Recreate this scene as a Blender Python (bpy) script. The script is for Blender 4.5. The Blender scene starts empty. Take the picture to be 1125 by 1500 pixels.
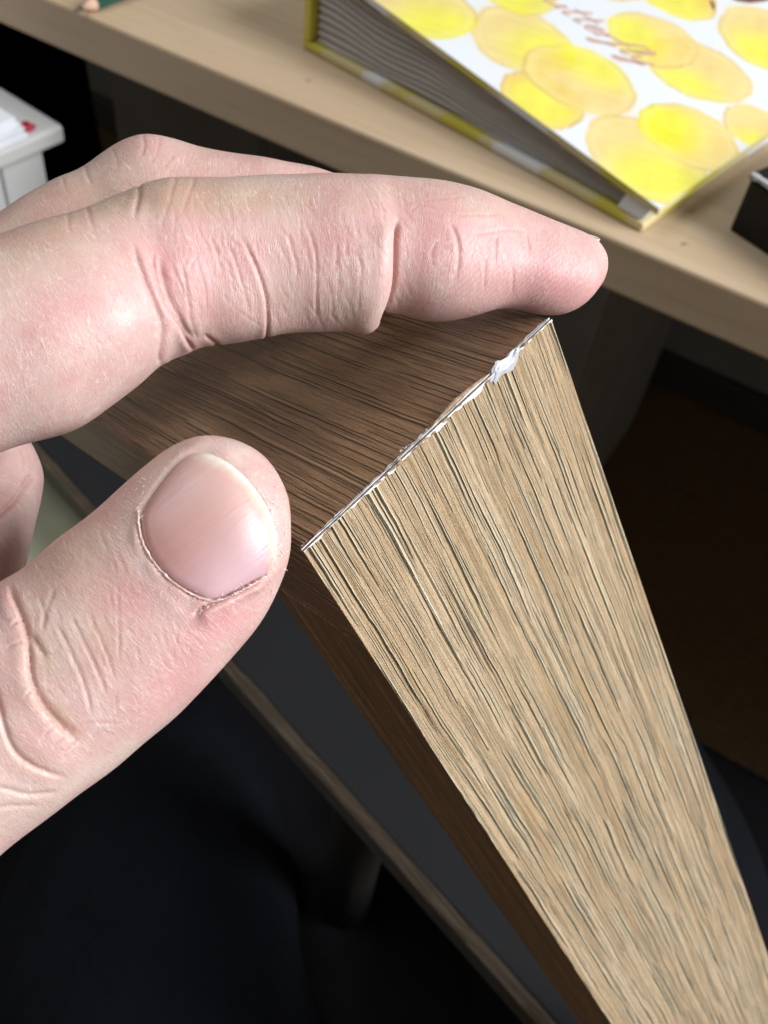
import bpy, bmesh, math, random
import numpy as np
from mathutils import Vector, Matrix
from mathutils.bvhtree import BVHTree
random.seed(7); rng = np.random.default_rng(7)
S = bpy.context.scene; COL = S.collection

# ------------------------------------------------------------------ camera
F = 1480.0; PX, PY = 562.5, 750.0          # focal length and centre in photo pixels (1125 x 1500)
CAMZ = 0.97; DESK = 0.74
def ray(px, py): return np.array([(px-PX)/F, (py-PY)/F, 1.0])
down = ray(375, 2000); down /= np.linalg.norm(down)
def _onp(p, h): r = ray(*p); return r/(r@down)*h
_u = _onp((1125, 445), 1)-_onp((400, 138), 1); _u /= np.linalg.norm(_u)
RW = np.stack([_u, np.cross(-down, _u), -down])      # camera axes (right, down, forward) -> room axes
O = np.array([0, 0, CAMZ])
def W(c): return RW @ np.asarray(c)+O                 # camera-space metres -> room
def P3(px, py, d): return W(ray(px, py)*d)            # a point seen at (px,py), d metres deep
def gnd(px, py, z):
    r = RW @ ray(px, py); return O+r*((z-CAMZ)/r[2])
cam = bpy.data.cameras.new('camera'); camo = bpy.data.objects.new('camera', cam); COL.objects.link(camo)
cam.sensor_fit = 'HORIZONTAL'; cam.sensor_width = 36; cam.lens = 36*F/1125
M = Matrix.Identity(4)
for i, v in enumerate((RW @ [1, 0, 0], RW @ [0, -1, 0], RW @ [0, 0, -1])):
    for j in range(3): M[j][i] = v[j]
M.translation = Vector(O); camo.matrix_world = M
cam.clip_start = 0.005; cam.clip_end = 20
cam.dof.use_dof = True; cam.dof.focus_distance = 0.108; cam.dof.aperture_fstop = cam.lens/0.70
S.camera = camo

# ------------------------------------------------------------------ light
wd = bpy.data.worlds.new('World'); S.world = wd; wd.use_nodes = True
bg = wd.node_tree.nodes['Background']; bg.inputs[0].default_value = (1.0, 0.95, 0.88, 1); bg.inputs[1].default_value = 0.14
def area(name, dirc, dist, sx, sy, power, col, target=(0.0, 0.0, 0.11)):
    l = bpy.data.lights.new(name, 'AREA'); l.shape = 'RECTANGLE'; l.size = sx; l.size_y = sy; l.energy = power; l.color = col
    o = bpy.data.objects.new(name, l); COL.objects.link(o)
    d = np.array(dirc, float); d /= np.linalg.norm(d)
    p = W(np.array(target)+d*dist); t = W(target)
    o.location = p; o.rotation_euler = Vector(t-p).to_track_quat('-Z', 'Y').to_euler()
    return o
area('window_light', (0.90, -0.09, -0.44), 1.5, 0.70, 1.0, 46.0, (0.96, 0.975, 1.0))
area('fill_light', (-0.35, -0.75, -0.75), 2.2, 1.2, 1.2, 17.0, (0.92, 0.95, 1.0))  # added fill lamp, not tied to any window; lifts the shaded sides
vs = S.view_settings; vs.view_transform = 'Standard'; vs.look = 'None'; vs.exposure = 0.0; vs.gamma = 1

# ------------------------------------------------------------------ helpers
def link(name, me, mat=None, parent=None):
    o = bpy.data.objects.new(name, me); COL.objects.link(o)
    if mat:
        for m_ in (mat if isinstance(mat, (list, tuple)) else [mat]): me.materials.append(m_)
    if parent: o.parent = parent
    return o
def mesh(name, v, f, mat=None, parent=None, smooth=False):
    me = bpy.data.meshes.new(name); me.from_pydata([tuple(map(float, p)) for p in v], [], f); me.update()
    if smooth: me.polygons.foreach_set('use_smooth', [True]*len(me.polygons))
    return link(name, me, mat, parent)
def tag(o, label=None, cat=None, group=None, kind=None):
    for k, x in (('label', label), ('category', cat), ('group', group), ('kind', kind)):
        if x: o[k] = x
    return o
def empty(name, loc, axes=None):
    o = bpy.data.objects.new(name, None); COL.objects.link(o); m = Matrix.Identity(4)
    if axes is not None:
        for i, a in enumerate(axes):
            for j in range(3): m[j][i] = a[j]
    m.translation = Vector(loc); o.matrix_world = m; o.empty_display_size = .02
    return o
def box(name, lo, hi, mat, parent=None, bev=0.0, seg=2):
    bm = bmesh.new(); bmesh.ops.create_cube(bm, size=1)
    for v in bm.verts:
        v.co = Vector([lo[i]+(v.co[i]+.5)*(hi[i]-lo[i]) for i in range(3)])
    if bev: bmesh.ops.bevel(bm, geom=bm.edges[:], offset=bev, segments=seg, affect='EDGES', profile=.5)
    me = bpy.data.meshes.new(name); bm.to_mesh(me); bm.free()
    return link(name, me, mat, parent)
def grid_faces(n, m, wrap=False):
    f = []
    for i in range(n-1):
        for j in range(m if wrap else m-1):
            k = (j+1) % m
            f.append((i*m+j, i*m+k, (i+1)*m+k, (i+1)*m+j))
    return f

class NT:
    def __init__(s, name):
        s.m = bpy.data.materials.new(name); s.m.use_nodes = True; s.t = s.m.node_tree
        s.b = s.t.nodes['Principled BSDF']
    def n(s, typ, **kw):
        x = s.t.nodes.new(typ)
        for k, v in kw.items():
            if k.startswith('i_'):
                key = k[2:]; key = int(key) if key.isdigit() else key.replace('_', ' ')
                s.put(x.inputs[key], v)
            else: setattr(x, k, v)
        return x
    def put(s, sock, v):
        if hasattr(v, 'outputs'): v = v.outputs[0]
        if isinstance(v, bpy.types.NodeSocket): s.t.links.new(v, sock)
        else:
            if isinstance(v, (tuple, list)) and sock.type == 'RGBA' and len(v) == 3: v = (*v, 1)
            sock.default_value = v
    def P(s, **kw):
        for k, v in kw.items(): s.put(s.b.inputs[k.replace('_', ' ')], v)
        return s.m
    def math(s, op, a, b=0.0, c=0.0, clamp=False):
        x = s.n('ShaderNodeMath', operation=op, use_clamp=clamp); s.put(x.inputs[0], a); s.put(x.inputs[1], b); s.put(x.inputs[2], c); return x
    def obj(s): return s.n('ShaderNodeTexCoord').outputs['Object']
    def map(s, v, scale, loc=(0, 0, 0), rot=(0, 0, 0)):
        x = s.n('ShaderNodeMapping'); s.put(x.inputs[0], v); x.inputs['Scale'].default_value = scale; x.inputs['Location'].default_value = loc; x.inputs['Rotation'].default_value = rot; return x
    def noise(s, v, scale=1.0, detail=3.0, rough=.5, dist=0.0):
        x = s.n('ShaderNodeTexNoise'); s.put(x.inputs['Vector'], v); x.inputs['Scale'].default_value = scale
        x.inputs['Detail'].default_value = detail; x.inputs['Roughness'].default_value = rough; x.inputs['Distortion'].default_value = dist; return x
    def ramp(s, v, *stops, interp='LINEAR'):
        x = s.n('ShaderNodeValToRGB'); s.put(x.inputs[0], v); r = x.color_ramp; r.interpolation = interp
        while len(r.elements) < len(stops): r.elements.new(.5)
        for e, (p, c) in zip(r.elements, stops):
            e.position = p; e.color = (c, c, c, 1) if isinstance(c, (int, float)) else (*c, 1)
        return x
    def mix(s, f, a, b, mode='MIX'):
        x = s.n('ShaderNodeMix', data_type='RGBA', blend_type=mode); s.put(x.inputs[0], f); s.put(x.inputs[6], a); s.put(x.inputs[7], b); return x.outputs[2]
    def bump(s, h, dist, strength=1.0, normal=None):
        x = s.n('ShaderNodeBump'); s.put(x.inputs['Height'], h); x.inputs['Distance'].default_value = dist; x.inputs['Strength'].default_value = strength
        if normal: s.put(x.inputs['Normal'], normal)
        return x

def plain(name, col, rough=.6, spec=.5, var=.12, scale=60, bump=0.0):
    t = NT(name); v = t.obj(); nz = t.noise(v, scale, 4)
    c = t.mix(t.ramp(nz, (.3, 0), (.7, 1)), tuple(x*(1-var) for x in col), tuple(min(1, x*(1+var)) for x in col))
    t.P(Base_Color=c, Roughness=rough, Specular_IOR_Level=spec)
    if bump: t.P(Normal=t.bump(t.noise(v, scale*6, 4), bump))
    return t.m

def laminate(name, base, dark, pale, axis=0, seed=0.0):
    """foil laminate with embossed wood grain running along one local axis (coordinates in mm)"""
    t = NT(name); ob = t.obj()
    sep = t.n('ShaderNodeSeparateXYZ'); t.put(sep.inputs[0], ob)
    ax = [0, 1, 2]; ax.remove(axis)
    g = t.math('MULTIPLY', sep.outputs[axis], 1000.0)
    cr = t.math('MULTIPLY', t.math('ADD', sep.outputs[ax[0]], sep.outputs[ax[1]]), 1000.0)
    wv = t.n('ShaderNodeCombineXYZ'); t.put(wv.inputs[0], t.math('MULTIPLY', g, .018)); t.put(wv.inputs[1], t.math('MULTIPLY', cr, .05)); wv.inputs[2].default_value = seed
    warp = t.math('MULTIPLY', t.math('SUBTRACT', t.noise(wv, 1, 2), .5), 2.0)
    wv2 = t.n('ShaderNodeCombineXYZ'); t.put(wv2.inputs[0], t.math('MULTIPLY', g, .09)); t.put(wv2.inputs[1], t.math('MULTIPLY', cr, .30)); wv2.inputs[2].default_value = seed+3
    warp2 = t.math('MULTIPLY', t.math('SUBTRACT', t.noise(wv2, 1, 3), .5), .34)
    y = t.math('ADD', t.math('ADD', cr, warp), warp2)
    def vec(fx, fy, z):
        c = t.n('ShaderNodeCombineXYZ'); t.put(c.inputs[0], t.math('MULTIPLY', g, fx)); t.put(c.inputs[1], t.math('MULTIPLY', y, fy)); c.inputs[2].default_value = z+seed; return c
    def dashes(fx, fy, z, w, keep):
        """tapered pores: one dash per stretched cell -> (dark core, wide valley, pale lip, a painted glint, beside it)"""
        vo = t.n('ShaderNodeTexVoronoi', voronoi_dimensions='2D', feature='F1'); q = vec(fx, fy, z)
        off = t.n('ShaderNodeVectorMath', operation='ADD'); t.put(off.inputs[0], q); off.inputs[1].default_value = (z*3.7, z*1.3, 0)
        t.put(vo.inputs['Vector'], off.outputs[0]); vo.inputs['Scale'].default_value = 1.0
        d = t.n('ShaderNodeVectorMath', operation='SUBTRACT'); t.put(d.inputs[0], off.outputs[0]); t.put(d.inputs[1], vo.outputs['Position'])
        sx = t.n('ShaderNodeSeparateXYZ'); t.put(sx.inputs[0], d.outputs[0]); cs = t.n('ShaderNodeSeparateColor'); t.put(cs.inputs[0], vo.outputs['Color'])
        wig = t.math('MULTIPLY', t.math('SUBTRACT', t.noise(vec(fx*7, fy*.3, z+50), 1, 2), .5), .17)
        dv = t.math('ADD', sx.outputs[1], wig); du = sx.outputs[0]
        tp = t.math('SQRT', t.math('MAXIMUM', t.math('SUBTRACT', 1.0, t.math('POWER', t.math('DIVIDE', du, .52), 2.0)), 0.0))
        tp = t.math('MULTIPLY', tp, t.ramp(cs.outputs[0], (1-keep, 0), (1-keep+.25, 1)))
        ww = t.math('MULTIPLY', t.math('MULTIPLY_ADD', cs.outputs[1], .8, .5), t.math('MULTIPLY_ADD', tp, w, .0005))
        r = t.math('DIVIDE', dv, ww)
        core = t.math('MULTIPLY', t.math('SUBTRACT', 1.25, t.math('ABSOLUTE', r), clamp=True), t.math('MULTIPLY', tp, 1.6, clamp=True), clamp=True)
        val = t.math('MULTIPLY', t.math('SUBTRACT', 1.0, t.math('ABSOLUTE', t.math('DIVIDE', r, 2.6)), clamp=True), tp, clamp=True)
        lip = t.math('MULTIPLY', t.math('SUBTRACT', 1.0, t.math('DIVIDE', t.math('ABSOLUTE', t.math('SUBTRACT', r, 2.5)), 1.6), clamp=True), tp, clamp=True)
        return core, val, lip
    ca, va, la = dashes(.032, .62, 1, .080, .9); cb_, vb, lb = dashes(.055, 1.15, 2, .080, .75); cc_, vc, lc = dashes(.14, 2.4, 3, .10, .6)
    tone = t.noise(vec(.02, .35, 21), 1, 4, .6); band = t.noise(vec(.012, .75, 25), 1, 2.5, .55)
    fib = t.noise(vec(.5, 6.0, 31), 1, 3, .6)
    speck = t.noise(vec(6.0, 8.0, 41), 1, 2, .7)
    c = t.mix(t.ramp(tone, (.34, 0), (.66, 1)), base, pale)
    c = t.mix(t.math('MULTIPLY', t.ramp(band, (.36, 1), (.54, 0)), .30), c, dark)
    c = t.mix(t.math('MULTIPLY', t.ramp(fib, (.35, 1), (.60, 0)), .38), c, dark)
    c = t.mix(t.math('MULTIPLY', t.ramp(speck, (.48, 0), (.66, 1)), .60), c, tuple(min(.84, x*1.30) for x in pale))  # pale specks painted as sparkle off the relief
    lip = t.math('MAXIMUM', la, t.math('MAXIMUM', lb, t.math('MULTIPLY', lc, .8)))
    c = t.mix(t.math('MULTIPLY', lip, .88), c, tuple(min(.86, x*1.45+.10*pale[0]) for x in pale))  # painted glint: near-white lips as if the ridges caught light
    groove = t.math('MAXIMUM', ca, t.math('MAXIMUM', t.math('MULTIPLY', cb_, .85), t.math('MULTIPLY', cc_, .55)))
    c = t.mix(t.math('MULTIPLY', groove, .88), c, tuple(x*.35 for x in dark))
    wide = t.math('MAXIMUM', va, t.math('MAXIMUM', t.math('MULTIPLY', vb, .8), t.math('MULTIPLY', vc, .4)))
    h = t.math('ADD', t.math('ADD', t.math('MULTIPLY', wide, -1.3), t.math('MULTIPLY', lip, .5)), t.math('ADD', t.math('MULTIPLY', band, 3.2), t.math('ADD', t.math('MULTIPLY', fib, .35), t.math('MULTIPLY', speck, .75))))
    r = t.math('ADD', t.math('MULTIPLY', fib, .15), .26)
    t.P(Base_Color=c, Roughness=r, Specular_IOR_Level=.5, Normal=t.bump(h, .00050))
    return t.m

# ------------------------------------------------------------------ the room: floor, wall
m_floor = laminate('dark_floor_boards', (.34, .20, .09), (.23, .135, .06), (.40, .245, .115), 0, 9.0)
m_wall = plain('dark_grey_wall', (.34, .35, .32), .8, .3, .15, 6)
tag(mesh('floor', [(-4, -2, 0), (4, -2, 0), (4, 4, 0), (-4, 4, 0)], [(0, 1, 2, 3)], m_floor), kind='structure')
wy = gnd(500, 341, 0)[1]
tag(mesh('wall', [(-4, wy, 0), (4, wy, 0), (4, wy, 2.4), (-4, wy, 2.4)], [(0, 1, 2, 3)], m_wall), kind='structure')
m_skirt = plain('grey_skirting_paint', (.075, .072, .066), .5)
tag(box('skirting_board', (-4, wy-.014, .002), (4, wy-.001, .055), m_skirt, None, .003), kind='structure')

# ------------------------------------------------------------------ desk
def birch():
    t = NT('birch_veneer'); v = t.obj()
    a = t.noise(t.map(v, (1.6, 26, 26)), 1, 5, .55, .4); b = t.noise(t.map(v, (14, 160, 160)), 1, 3)
    big = t.noise(t.map(v, (3, 5, 5)), 1, 2)
    c = t.mix(t.ramp(a, (.3, 0), (.7, 1)), (.50, .370, .240), (.60, .465, .315))
    c = t.mix(t.math('MULTIPLY', t.ramp(b, (.45, 0), (.75, 1)), .5), c, (.42, .29, .175))
    c = t.mix(t.math('MULTIPLY', t.ramp(big, (.4, 0), (.7, 1)), .35), c, (.56, .375, .22))
    return t.P(Base_Color=c, Roughness=.5, Specular_IOR_Level=.4, Normal=t.bump(b, .00008))
m_birch = birch()
e0 = gnd(562, 206.6, DESK); ey = e0[1]
desk = tag(empty('desk', (0, ey+.3, DESK)), 'pale birch desk whose front edge runs diagonally behind the hand', 'desk')
box('desk_top', (-1.5, -.3, -.024), (1.5, .66, 0), m_birch, desk, .0016, 2)
m_leg = plain('dark_grey_metal', (.045, .047, .046), .5)
for sx in (-1.35, 1.35): box('leg', (sx-.03, -.2, -DESK), (sx+.03, -.14, -.0242), m_leg, desk, .003)
m_smudge = plain('grey_smudge', (.24, .17, .11), .7)
def smudge(px, py, rx, ry, a):
    c = gnd(px, py, DESK)-np.array([0, ey+.3, DESK]); n = 14; v = []
    for k in range(n):
        q = 2*math.pi*k/n; r = 1+.3*math.sin(3*q+px); x, y = rx*r*math.cos(q), ry*r*math.sin(q)
        v.append((c[0]+x*math.cos(a)-y*math.sin(a), c[1]+x*math.sin(a)+y*math.cos(a), .00025))
    mesh('smudge', v, [tuple(range(n))], m_smudge, desk)
smudge(1002, 358, .0018, .0006, 1.0); smudge(452, 118, .0014, .0004, .4)

# cupboards standing under the desk
m_cup = plain('charcoal_board', (.36, .365, .35), .7, .3, .1, 12)
def under(name, label, cat, pxl, pxr, py, y, top, mat):
    # carcass standing on the floor with front at room depth y, between two picture columns
    def atx(px):
        r = RW @ ray(px, py); return O[0]+r[0]*(y-O[1])/r[1]
    x0, x1 = atx(pxl), atx(pxr); g = tag(empty(name, ((x0+x1)/2, y, 0)), label, cat); hw = (x1-x0)/2
    box('body', (-hw, .018, .0), (hw, .38, top), mat, g, .002)
    n = 2; hgt = (top-.02)/n
    for k in range(n):
        d = box('drawer_front', (-hw+.002, 0, .012+k*hgt), (hw-.002, .0175, .006+(k+1)*hgt), mat, g, .002)
        box('handle', (-.05, -.012, .012+k*hgt+hgt*.75), (.05, -.0002, .012+k*hgt+hgt*.75+.012), mat, d, .002)
    return g
under('drawer_unit', 'dark grey drawer unit in the shade under the desk, above the hand', 'drawer unit', 165, 378, 170, ey+.30, .66, m_cup)
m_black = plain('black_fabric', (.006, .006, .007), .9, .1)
def bag(px, py, y, w, h):
    r = RW @ ray(px, py); x = O[0]+r[0]*(y-O[1])/r[1]
    g = tag(empty('black_bag', (x-w/2, y, 0)), 'black bag standing in the dark under the far left of the desk', 'bag')
    n, m = 12, 16; v = []
    for i in range(n):
        z = h*i/(n-1); s = 1-.12*(i/(n-1))**3-.05*(1-i/(n-1))**4
        for j in range(m):
            a = 2*math.pi*j/m; c, q = math.cos(a), math.sin(a)
            v.append((w/2*s*math.copysign(abs(c)**.45, c), .11*s*math.copysign(abs(q)**.5, q)+.004*math.sin(5*a+z*20), z))
    mesh('body', v, grid_faces(n, m, True)+[tuple(range((n-1)*m, n*m))], m_black, g, True)
    hv = []
    for i in range(14):
        a = math.pi*i/13
        for j in range(6):
            b = 2*math.pi*j/6; hv.append(((.07+.006*math.cos(b))*math.cos(a), .006*math.sin(b), h-.004+(.07+.006*math.cos(b))*math.sin(a)*.7))
    mesh('handle', hv, grid_faces(14, 6, True), m_black, g, True)
bag(74, 120, ey+.33, .34, .50)
under('filing_cabinet', 'charcoal filing cabinet under the desk to the right of the fingertip', 'cabinet', 640, 872, 500, ey+.36, .60, m_cup)

# ------------------------------------------------------------------ book on the desk
m_white = plain('white_paper', (.74, .76, .80), .6, .3, .03, 40)
K = gnd(939, 342, DESK); Sp = gnd(445, 72, DESK); T = gnd(1125, 231, DESK)
e1 = Sp-K; LB = np.linalg.norm(e1); e1 /= LB; ez = np.array([0, 0, 1.0]); e2 = np.cross(e1, ez)
if e2 @ (T-K) < 0: e2 = -e2
book = tag(empty('book', K, (e1, e2, ez)), 'thick hardback album with yellow watercolour dots on its white cover', 'book')
def onbook(px, py):       # where the sight line meets the book's near vertical side
    r = RW @ ray(px, py); t = ((K-O) @ e2)/(r @ e2); q = O+r*t-K; return q @ e1, q[2]
a0, z0 = onbook(966, 306); a1, z1 = onbook(548, 0); sl = (z1-z0)/(a1-a0)
def ztop(a): return z0+(a-a0)*sl
DEEP = .33; ZT = ztop(LB)
cn = np.array([-sl, 0, 1]); cn /= np.linalg.norm(cn)          # cover normal in book axes
def oncover(px, py):
    r = RW @ ray(px, py); rb = np.array([r @ e1, r @ e2, r[2]]); ob = O-K; o_ = np.array([ob @ e1, ob @ e2, ob[2]])
    c0 = np.array([a0, 0, z0]); t = ((c0-o_) @ cn)/(rb @ cn); q = o_+rb*t; return q[0], q[1]
# printed front cover: dots given as (centre px, rim px, colour, direction of bright side)
TAN, ORG, LEM = (.79, .62, .20), (.80, .50, .05), (.76, .68, .10)
dots = [((765, 59), 73, TAN, (812, 85)), ((795, 146), 58, ORG, (795, 150)), ((850, 115), 75, TAN, (880, 85)), ((1024, 103), 66, TAN, (995, 135)), ((957, 58), 59, TAN, (915, 50)),
        ((992, -8), 53, ORG, (985, 8)), ((1128, 60), 68, TAN, (1130, 90)), ((947, 231), 84, TAN, (975, 272)), ((1010, 199), 66, TAN, (962, 180)), ((1112, 188), 46, TAN, (1110, 222)),
        ((620, 12), 73, TAN, (650, 45)), ((757, -14), 55, LEM, (740, 0)), ((880, -40), 60, TAN, (880, -60)), ((540, -90), 75, TAN, (520, -60)), ((660, -130), 70, ORG, (640, -100))]
def cover_mesh():
    step = .0011; x0, x1, y0, y1 = a0, LB, 0.0, DEEP
    nx, ny = int((x1-x0)/step)+1, int((y1-y0)/step)+1
    X, Y = np.meshgrid(np.linspace(x0, x1, nx), np.linspace(y0, y1, ny), indexing='ij')
    col = np.ones(X.shape+(3,))*np.array([.70, .735, .775])
    ang = lambda cx, cy: np.arctan2(Y-cy, X-cx)
    for k, ((px, py), rp, c, (bx, by)) in enumerate(dots):
        cx, cy = oncover(px, py); lx, ly = oncover(px-rp, py); R = math.hypot(lx-cx, ly-cy); gx, gy = oncover(bx, by)
        A = ang(cx, cy); r = np.hypot(X-cx, Y-cy)/(R*(1+.030*np.sin(2*A+k)+.028*np.sin(3*A+2*k)+.014*np.sin(7*A+k)+.008*np.sin(13*A+3*k)+.006*np.sin(X*900+Y*500)))
        halo = np.clip(1-(r-1)/.22, 0, 1)*(r > 1)*(.5+.5*np.cos(A-1.2*k))
        col += (np.array([.80, .66, .28])-col)*(halo*.30)[..., None]
        g = np.hypot(X-gx, Y-gy)/R; br = np.clip(1.45-g*1.12, 0, 1)
        br = br*br*(3-2*br)
        cc = np.array(c)*(1-br)[..., None]+np.array([.80, .77, .015])*br[..., None]
        wash = .5+.5*np.sin(X*190+k)*np.sin(Y*160+2*k)
        wash = .6*wash+.4*(.5+.5*np.sin(X*520+Y*310+3*np.sin(Y*240+k))); cc = cc*(1-.16*wash[..., None]*np.array([.6, 1, 1.6]))
        rim = np.exp(-((r-.975)/.022)**2)*(.55+.45*np.sin(2*A+k*1.7))
        cc = cc*(1-.42*rim[..., None]*np.array([.7, 1, 1.1]))
        pale = np.exp(-((r-.86)/.07)**2)*.22; cc = cc+(np.array([.84, .74, .40])-cc)*pale[..., None]
        a = np.clip((1-r)/.03+.5, 0, 1)*(.90 if k != 8 else .95)
        col = col+(cc-col)*a[..., None]
    Z = z0+(X-a0)*sl+.0000
    me = bpy.data.meshes.new('front_cover'); nv = nx*ny
    me.vertices.add(nv); me.vertices.foreach_set('co', np.stack([X, Y, Z], -1).reshape(-1, 3).ravel())
    I = np.arange(nv).reshape(nx, ny); q = np.stack([I[:-1, :-1], I[1:, :-1], I[1:, 1:], I[:-1, 1:]], -1).reshape(-1, 4)
    me.loops.add(q.size); me.loops.foreach_set('vertex_index', q.ravel()); me.polygons.add(len(q)); me.polygons.foreach_set('loop_start', np.arange(0, q.size, 4)); me.update(calc_edges=True)
    at = me.attributes.new('ink', 'FLOAT_COLOR', 'POINT'); at.data.foreach_set('color', np.concatenate([col.reshape(-1, 3), np.ones((nv, 1))], 1).ravel())
    return me
def inkmat():
    t = NT('printed_cover'); a = t.n('ShaderNodeAttribute', attribute_name='ink'); v = t.obj()
    g = t.noise(v, 900, 3)
    c = t.mix(t.math('MULTIPLY', t.ramp(g, (.4, 0), (.7, 1)), .08), a.outputs[0], (.62, .55, .38))
    return t.P(Base_Color=c, Roughness=.38, Specular_IOR_Level=.45, Normal=t.bump(t.noise(v, 300, 2), .00003))
m_ink = inkmat()
cover = link('front_cover', cover_mesh(), m_ink, book)
def edgemat():
    t = NT('printed_cover_edge'); v = t.obj(); s = t.n('ShaderNodeSeparateXYZ'); t.put(s.inputs[0], v)
    x = t.math('MULTIPLY', t.math('ADD', s.outputs[0], t.math('MULTIPLY', s.outputs[1], .6)), 24.0)
    c = t.n('ShaderNodeCombineXYZ'); t.put(c.inputs[0], x)
    f = t.noise(c, 1, 1)
    col = t.mix(t.ramp(f, (.43, 0), (.47, 1)), (.60, .53, .07), (.66, .57, .30)); col = t.mix(t.ramp(f, (.55, 0), (.59, 1)), col, (.76, .78, .78))
    return t.P(Base_Color=col, Roughness=.5)
m_edge = edgemat()
TH = .0030
mesh('cover_board', [(a0, 0, z0-.0001), (LB, 0, ZT-.0001), (LB, DEEP, ZT-.0001), (a0, DEEP, z0-.0001), (a0, 0, z0-TH), (LB, 0, ZT-TH), (LB, DEEP, ZT-TH), (a0, DEEP, z0-TH)],
     [(4, 7, 6, 5), (0, 4, 5, 1), (1, 5, 6, 2), (2, 6, 7, 3), (3, 7, 4, 0), (0, 1, 2, 3)], m_edge, book)
box('back_cover', (0, 0, .0004), (LB+.001, DEEP, .0004+TH*1.25), m_edge, book, .0008)
box('spine', (LB-.0035, 0, .0043), (LB+.001, DEEP, ZT-TH-.0003), m_edge, book, .0008)
def pagemat():
    t = NT('page_edges'); v = t.obj(); n = t.noise(t.map(v, (8, 300, 900)), 1, 3)
    return t.P(Base_Color=t.mix(t.math('ADD', t.math('MULTIPLY', n, .5), t.math('MULTIPLY', t.n('ShaderNodeObjectInfo').outputs['Random'], .5)), (.52, .49, .465), (.66, .63, .60)), Roughness=.8)
m_page = pagemat()
NP = 60; na = 26
A_ = np.linspace(.010, LB-.005, na); base = .0050
for k in range(NP):
    f0, f1 = k/NP, (k+.999)/NP
    # leaves fan out towards the spine and ripple there
    amp = .0014*np.exp(-((A_-LB+.045)/.05)**2)*math.sin(math.pi*min(1, (k+1)/NP*1.0))
    wv = amp*np.sin((LB-A_)*95+1.1*k/NP)
    top = ztop(A_)-TH-.0008; lo = base+(top-base)*f0+wv; hi = base+(top-base)*f1+wv
    y0 = .0045+.0005*abs(math.sin(k*2.3))+.0010*np.sin(A_*60+k)
    v = []
    for i in range(na): v += [(A_[i], y0[i], lo[i]), (A_[i], y0[i], hi[i]), (A_[i], .05, hi[i]), (A_[i], .05, lo[i])]
    o = mesh('page', v, grid_faces(na, 4, True)+[(0, 1, 2, 3)], m_page, book)
# white end paper showing at the closed corner
mesh('end_paper', [(.002, .0008, .0048), (.014, .0010, .0050), (.012, .0012, ztop(.012)-TH-.0006), (a0+.004, .0010, z0-TH-.0004), (.002, .02, .0048), (.014, .02, .0050), (.012, .02, ztop(.012)-TH-.0006), (a0+.004, .02, z0-TH-.0004)],
     [(0, 1, 2, 3), (4, 7, 6, 5), (0, 4, 5, 1), (1, 5, 6, 2), (2, 6, 7, 3), (3, 7, 4, 0)], m_white, book)
# title in handwritten italics
m_red = plain('red_brown_ink', (.60, .36, .28), .45, .4, .1, 400)
def ribbon(pts, w, z=.00022):
    pts = np.array(pts, float); v = []; f = []
    for i, p in enumerate(pts):
        d = pts[min(i+1, len(pts)-1)]-pts[max(i-1, 0)]; d /= np.linalg.norm(d)+1e-9; nrm = np.array([-d[1], d[0]])
        ww = w*(.55+.6*abs(nrm[0]))
        for s in (-1, 1):
            q = p+nrm*ww*s; v.append((q[0], q[1], z0+(q[0]-a0)*sl+z))
    for i in range(len(pts)-1): f.append((2*i, 2*i+1, 2*i+3, 2*i+2))
    return v, f
glyph = {'B': [[(0, 0), (.12, 1.1)], [(.1, 1.05), (.45, 1.1), (.5, .8), (.1, .58), (.52, .45), (.45, .05), (0, 0)]],
         'u': [[(0, .5), (0, .1), (.12, 0), (.28, .15), (.32, .5), (.32, .1), (.42, 0)]],
         't': [[(.08, 1.0), (.05, .1), (.14, 0), (.24, .08)], [(-.08, .62), (.24, .64)]],
         'e': [[(0, .22), (.22, .32), (.2, .5), (.06, .46), (0, .2), (.1, 0), (.3, .12)]],
         'r': [[(0, .5), (.02, 0)], [(.02, .3), (.12, .48), (.24, .46)]],
         'f': [[(.3, 1.05), (.16, 1.1), (.1, .8), (.06, 0), (.0, -.5), (-.12, -.45), (-.02, -.2), (.2, .1)], [(-.08, .5), (.22, .52)]],
         'l': [[(.08, 1.1), (.02, .1), (.1, 0), (.2, .1)], [(.08, 1.1), (.18, 1.0), (.05, .4)]],
         'y': [[(0, .5), (.02, .15), (.12, .05), (.28, .2)], [(.3, .5), (.26, 0), (.16, -.5), (0, -.5), (.1, -.2), (.36, .1)]]}
adv = {'B': .62, 'u': .46, 't': .30, 'e': .34, 'r': .30, 'f': .30, 'l': .24, 'y': .4}
tu = np.array(oncover(793, -2)); ty = np.array(oncover(918, 82)); tdir = (ty-tu)/np.linalg.norm(ty-tu); tup = np.array([-tdir[1], tdir[0]])
if tup[1] < 0: tup = -tup
em = np.linalg.norm(ty-tu)/sum(adv[c] for c in 'utterfl'); pen = -adv['B']; hup = np.array(oncover(870, 34))-np.array(oncover(824, 32))
for ch in 'Butterfly':
    vv, ff = [], []
    for st in glyph[ch]:
        q = []
        for i in range(len(st)-1):
            for s in np.linspace(0, 1, 6)[:-1]: q.append(np.array(st[i])*(1-s)+np.array(st[i+1])*s)
        q.append(np.array(st[-1])); q = np.array(q)
        for _ in range(2): q[1:-1] = (q[:-2]+2*q[1:-1]+q[2:])/4
        P = np.array([tu+tdir*em*(pen+x)+hup*y for x, y in q]); v, f = ribbon(P, em*.036); b = len(vv)
        vv += v; ff += [tuple(i+b for i in x) for x in f]
    mesh('title_letter', vv, ff, m_red, book); pen += adv[ch]
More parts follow.
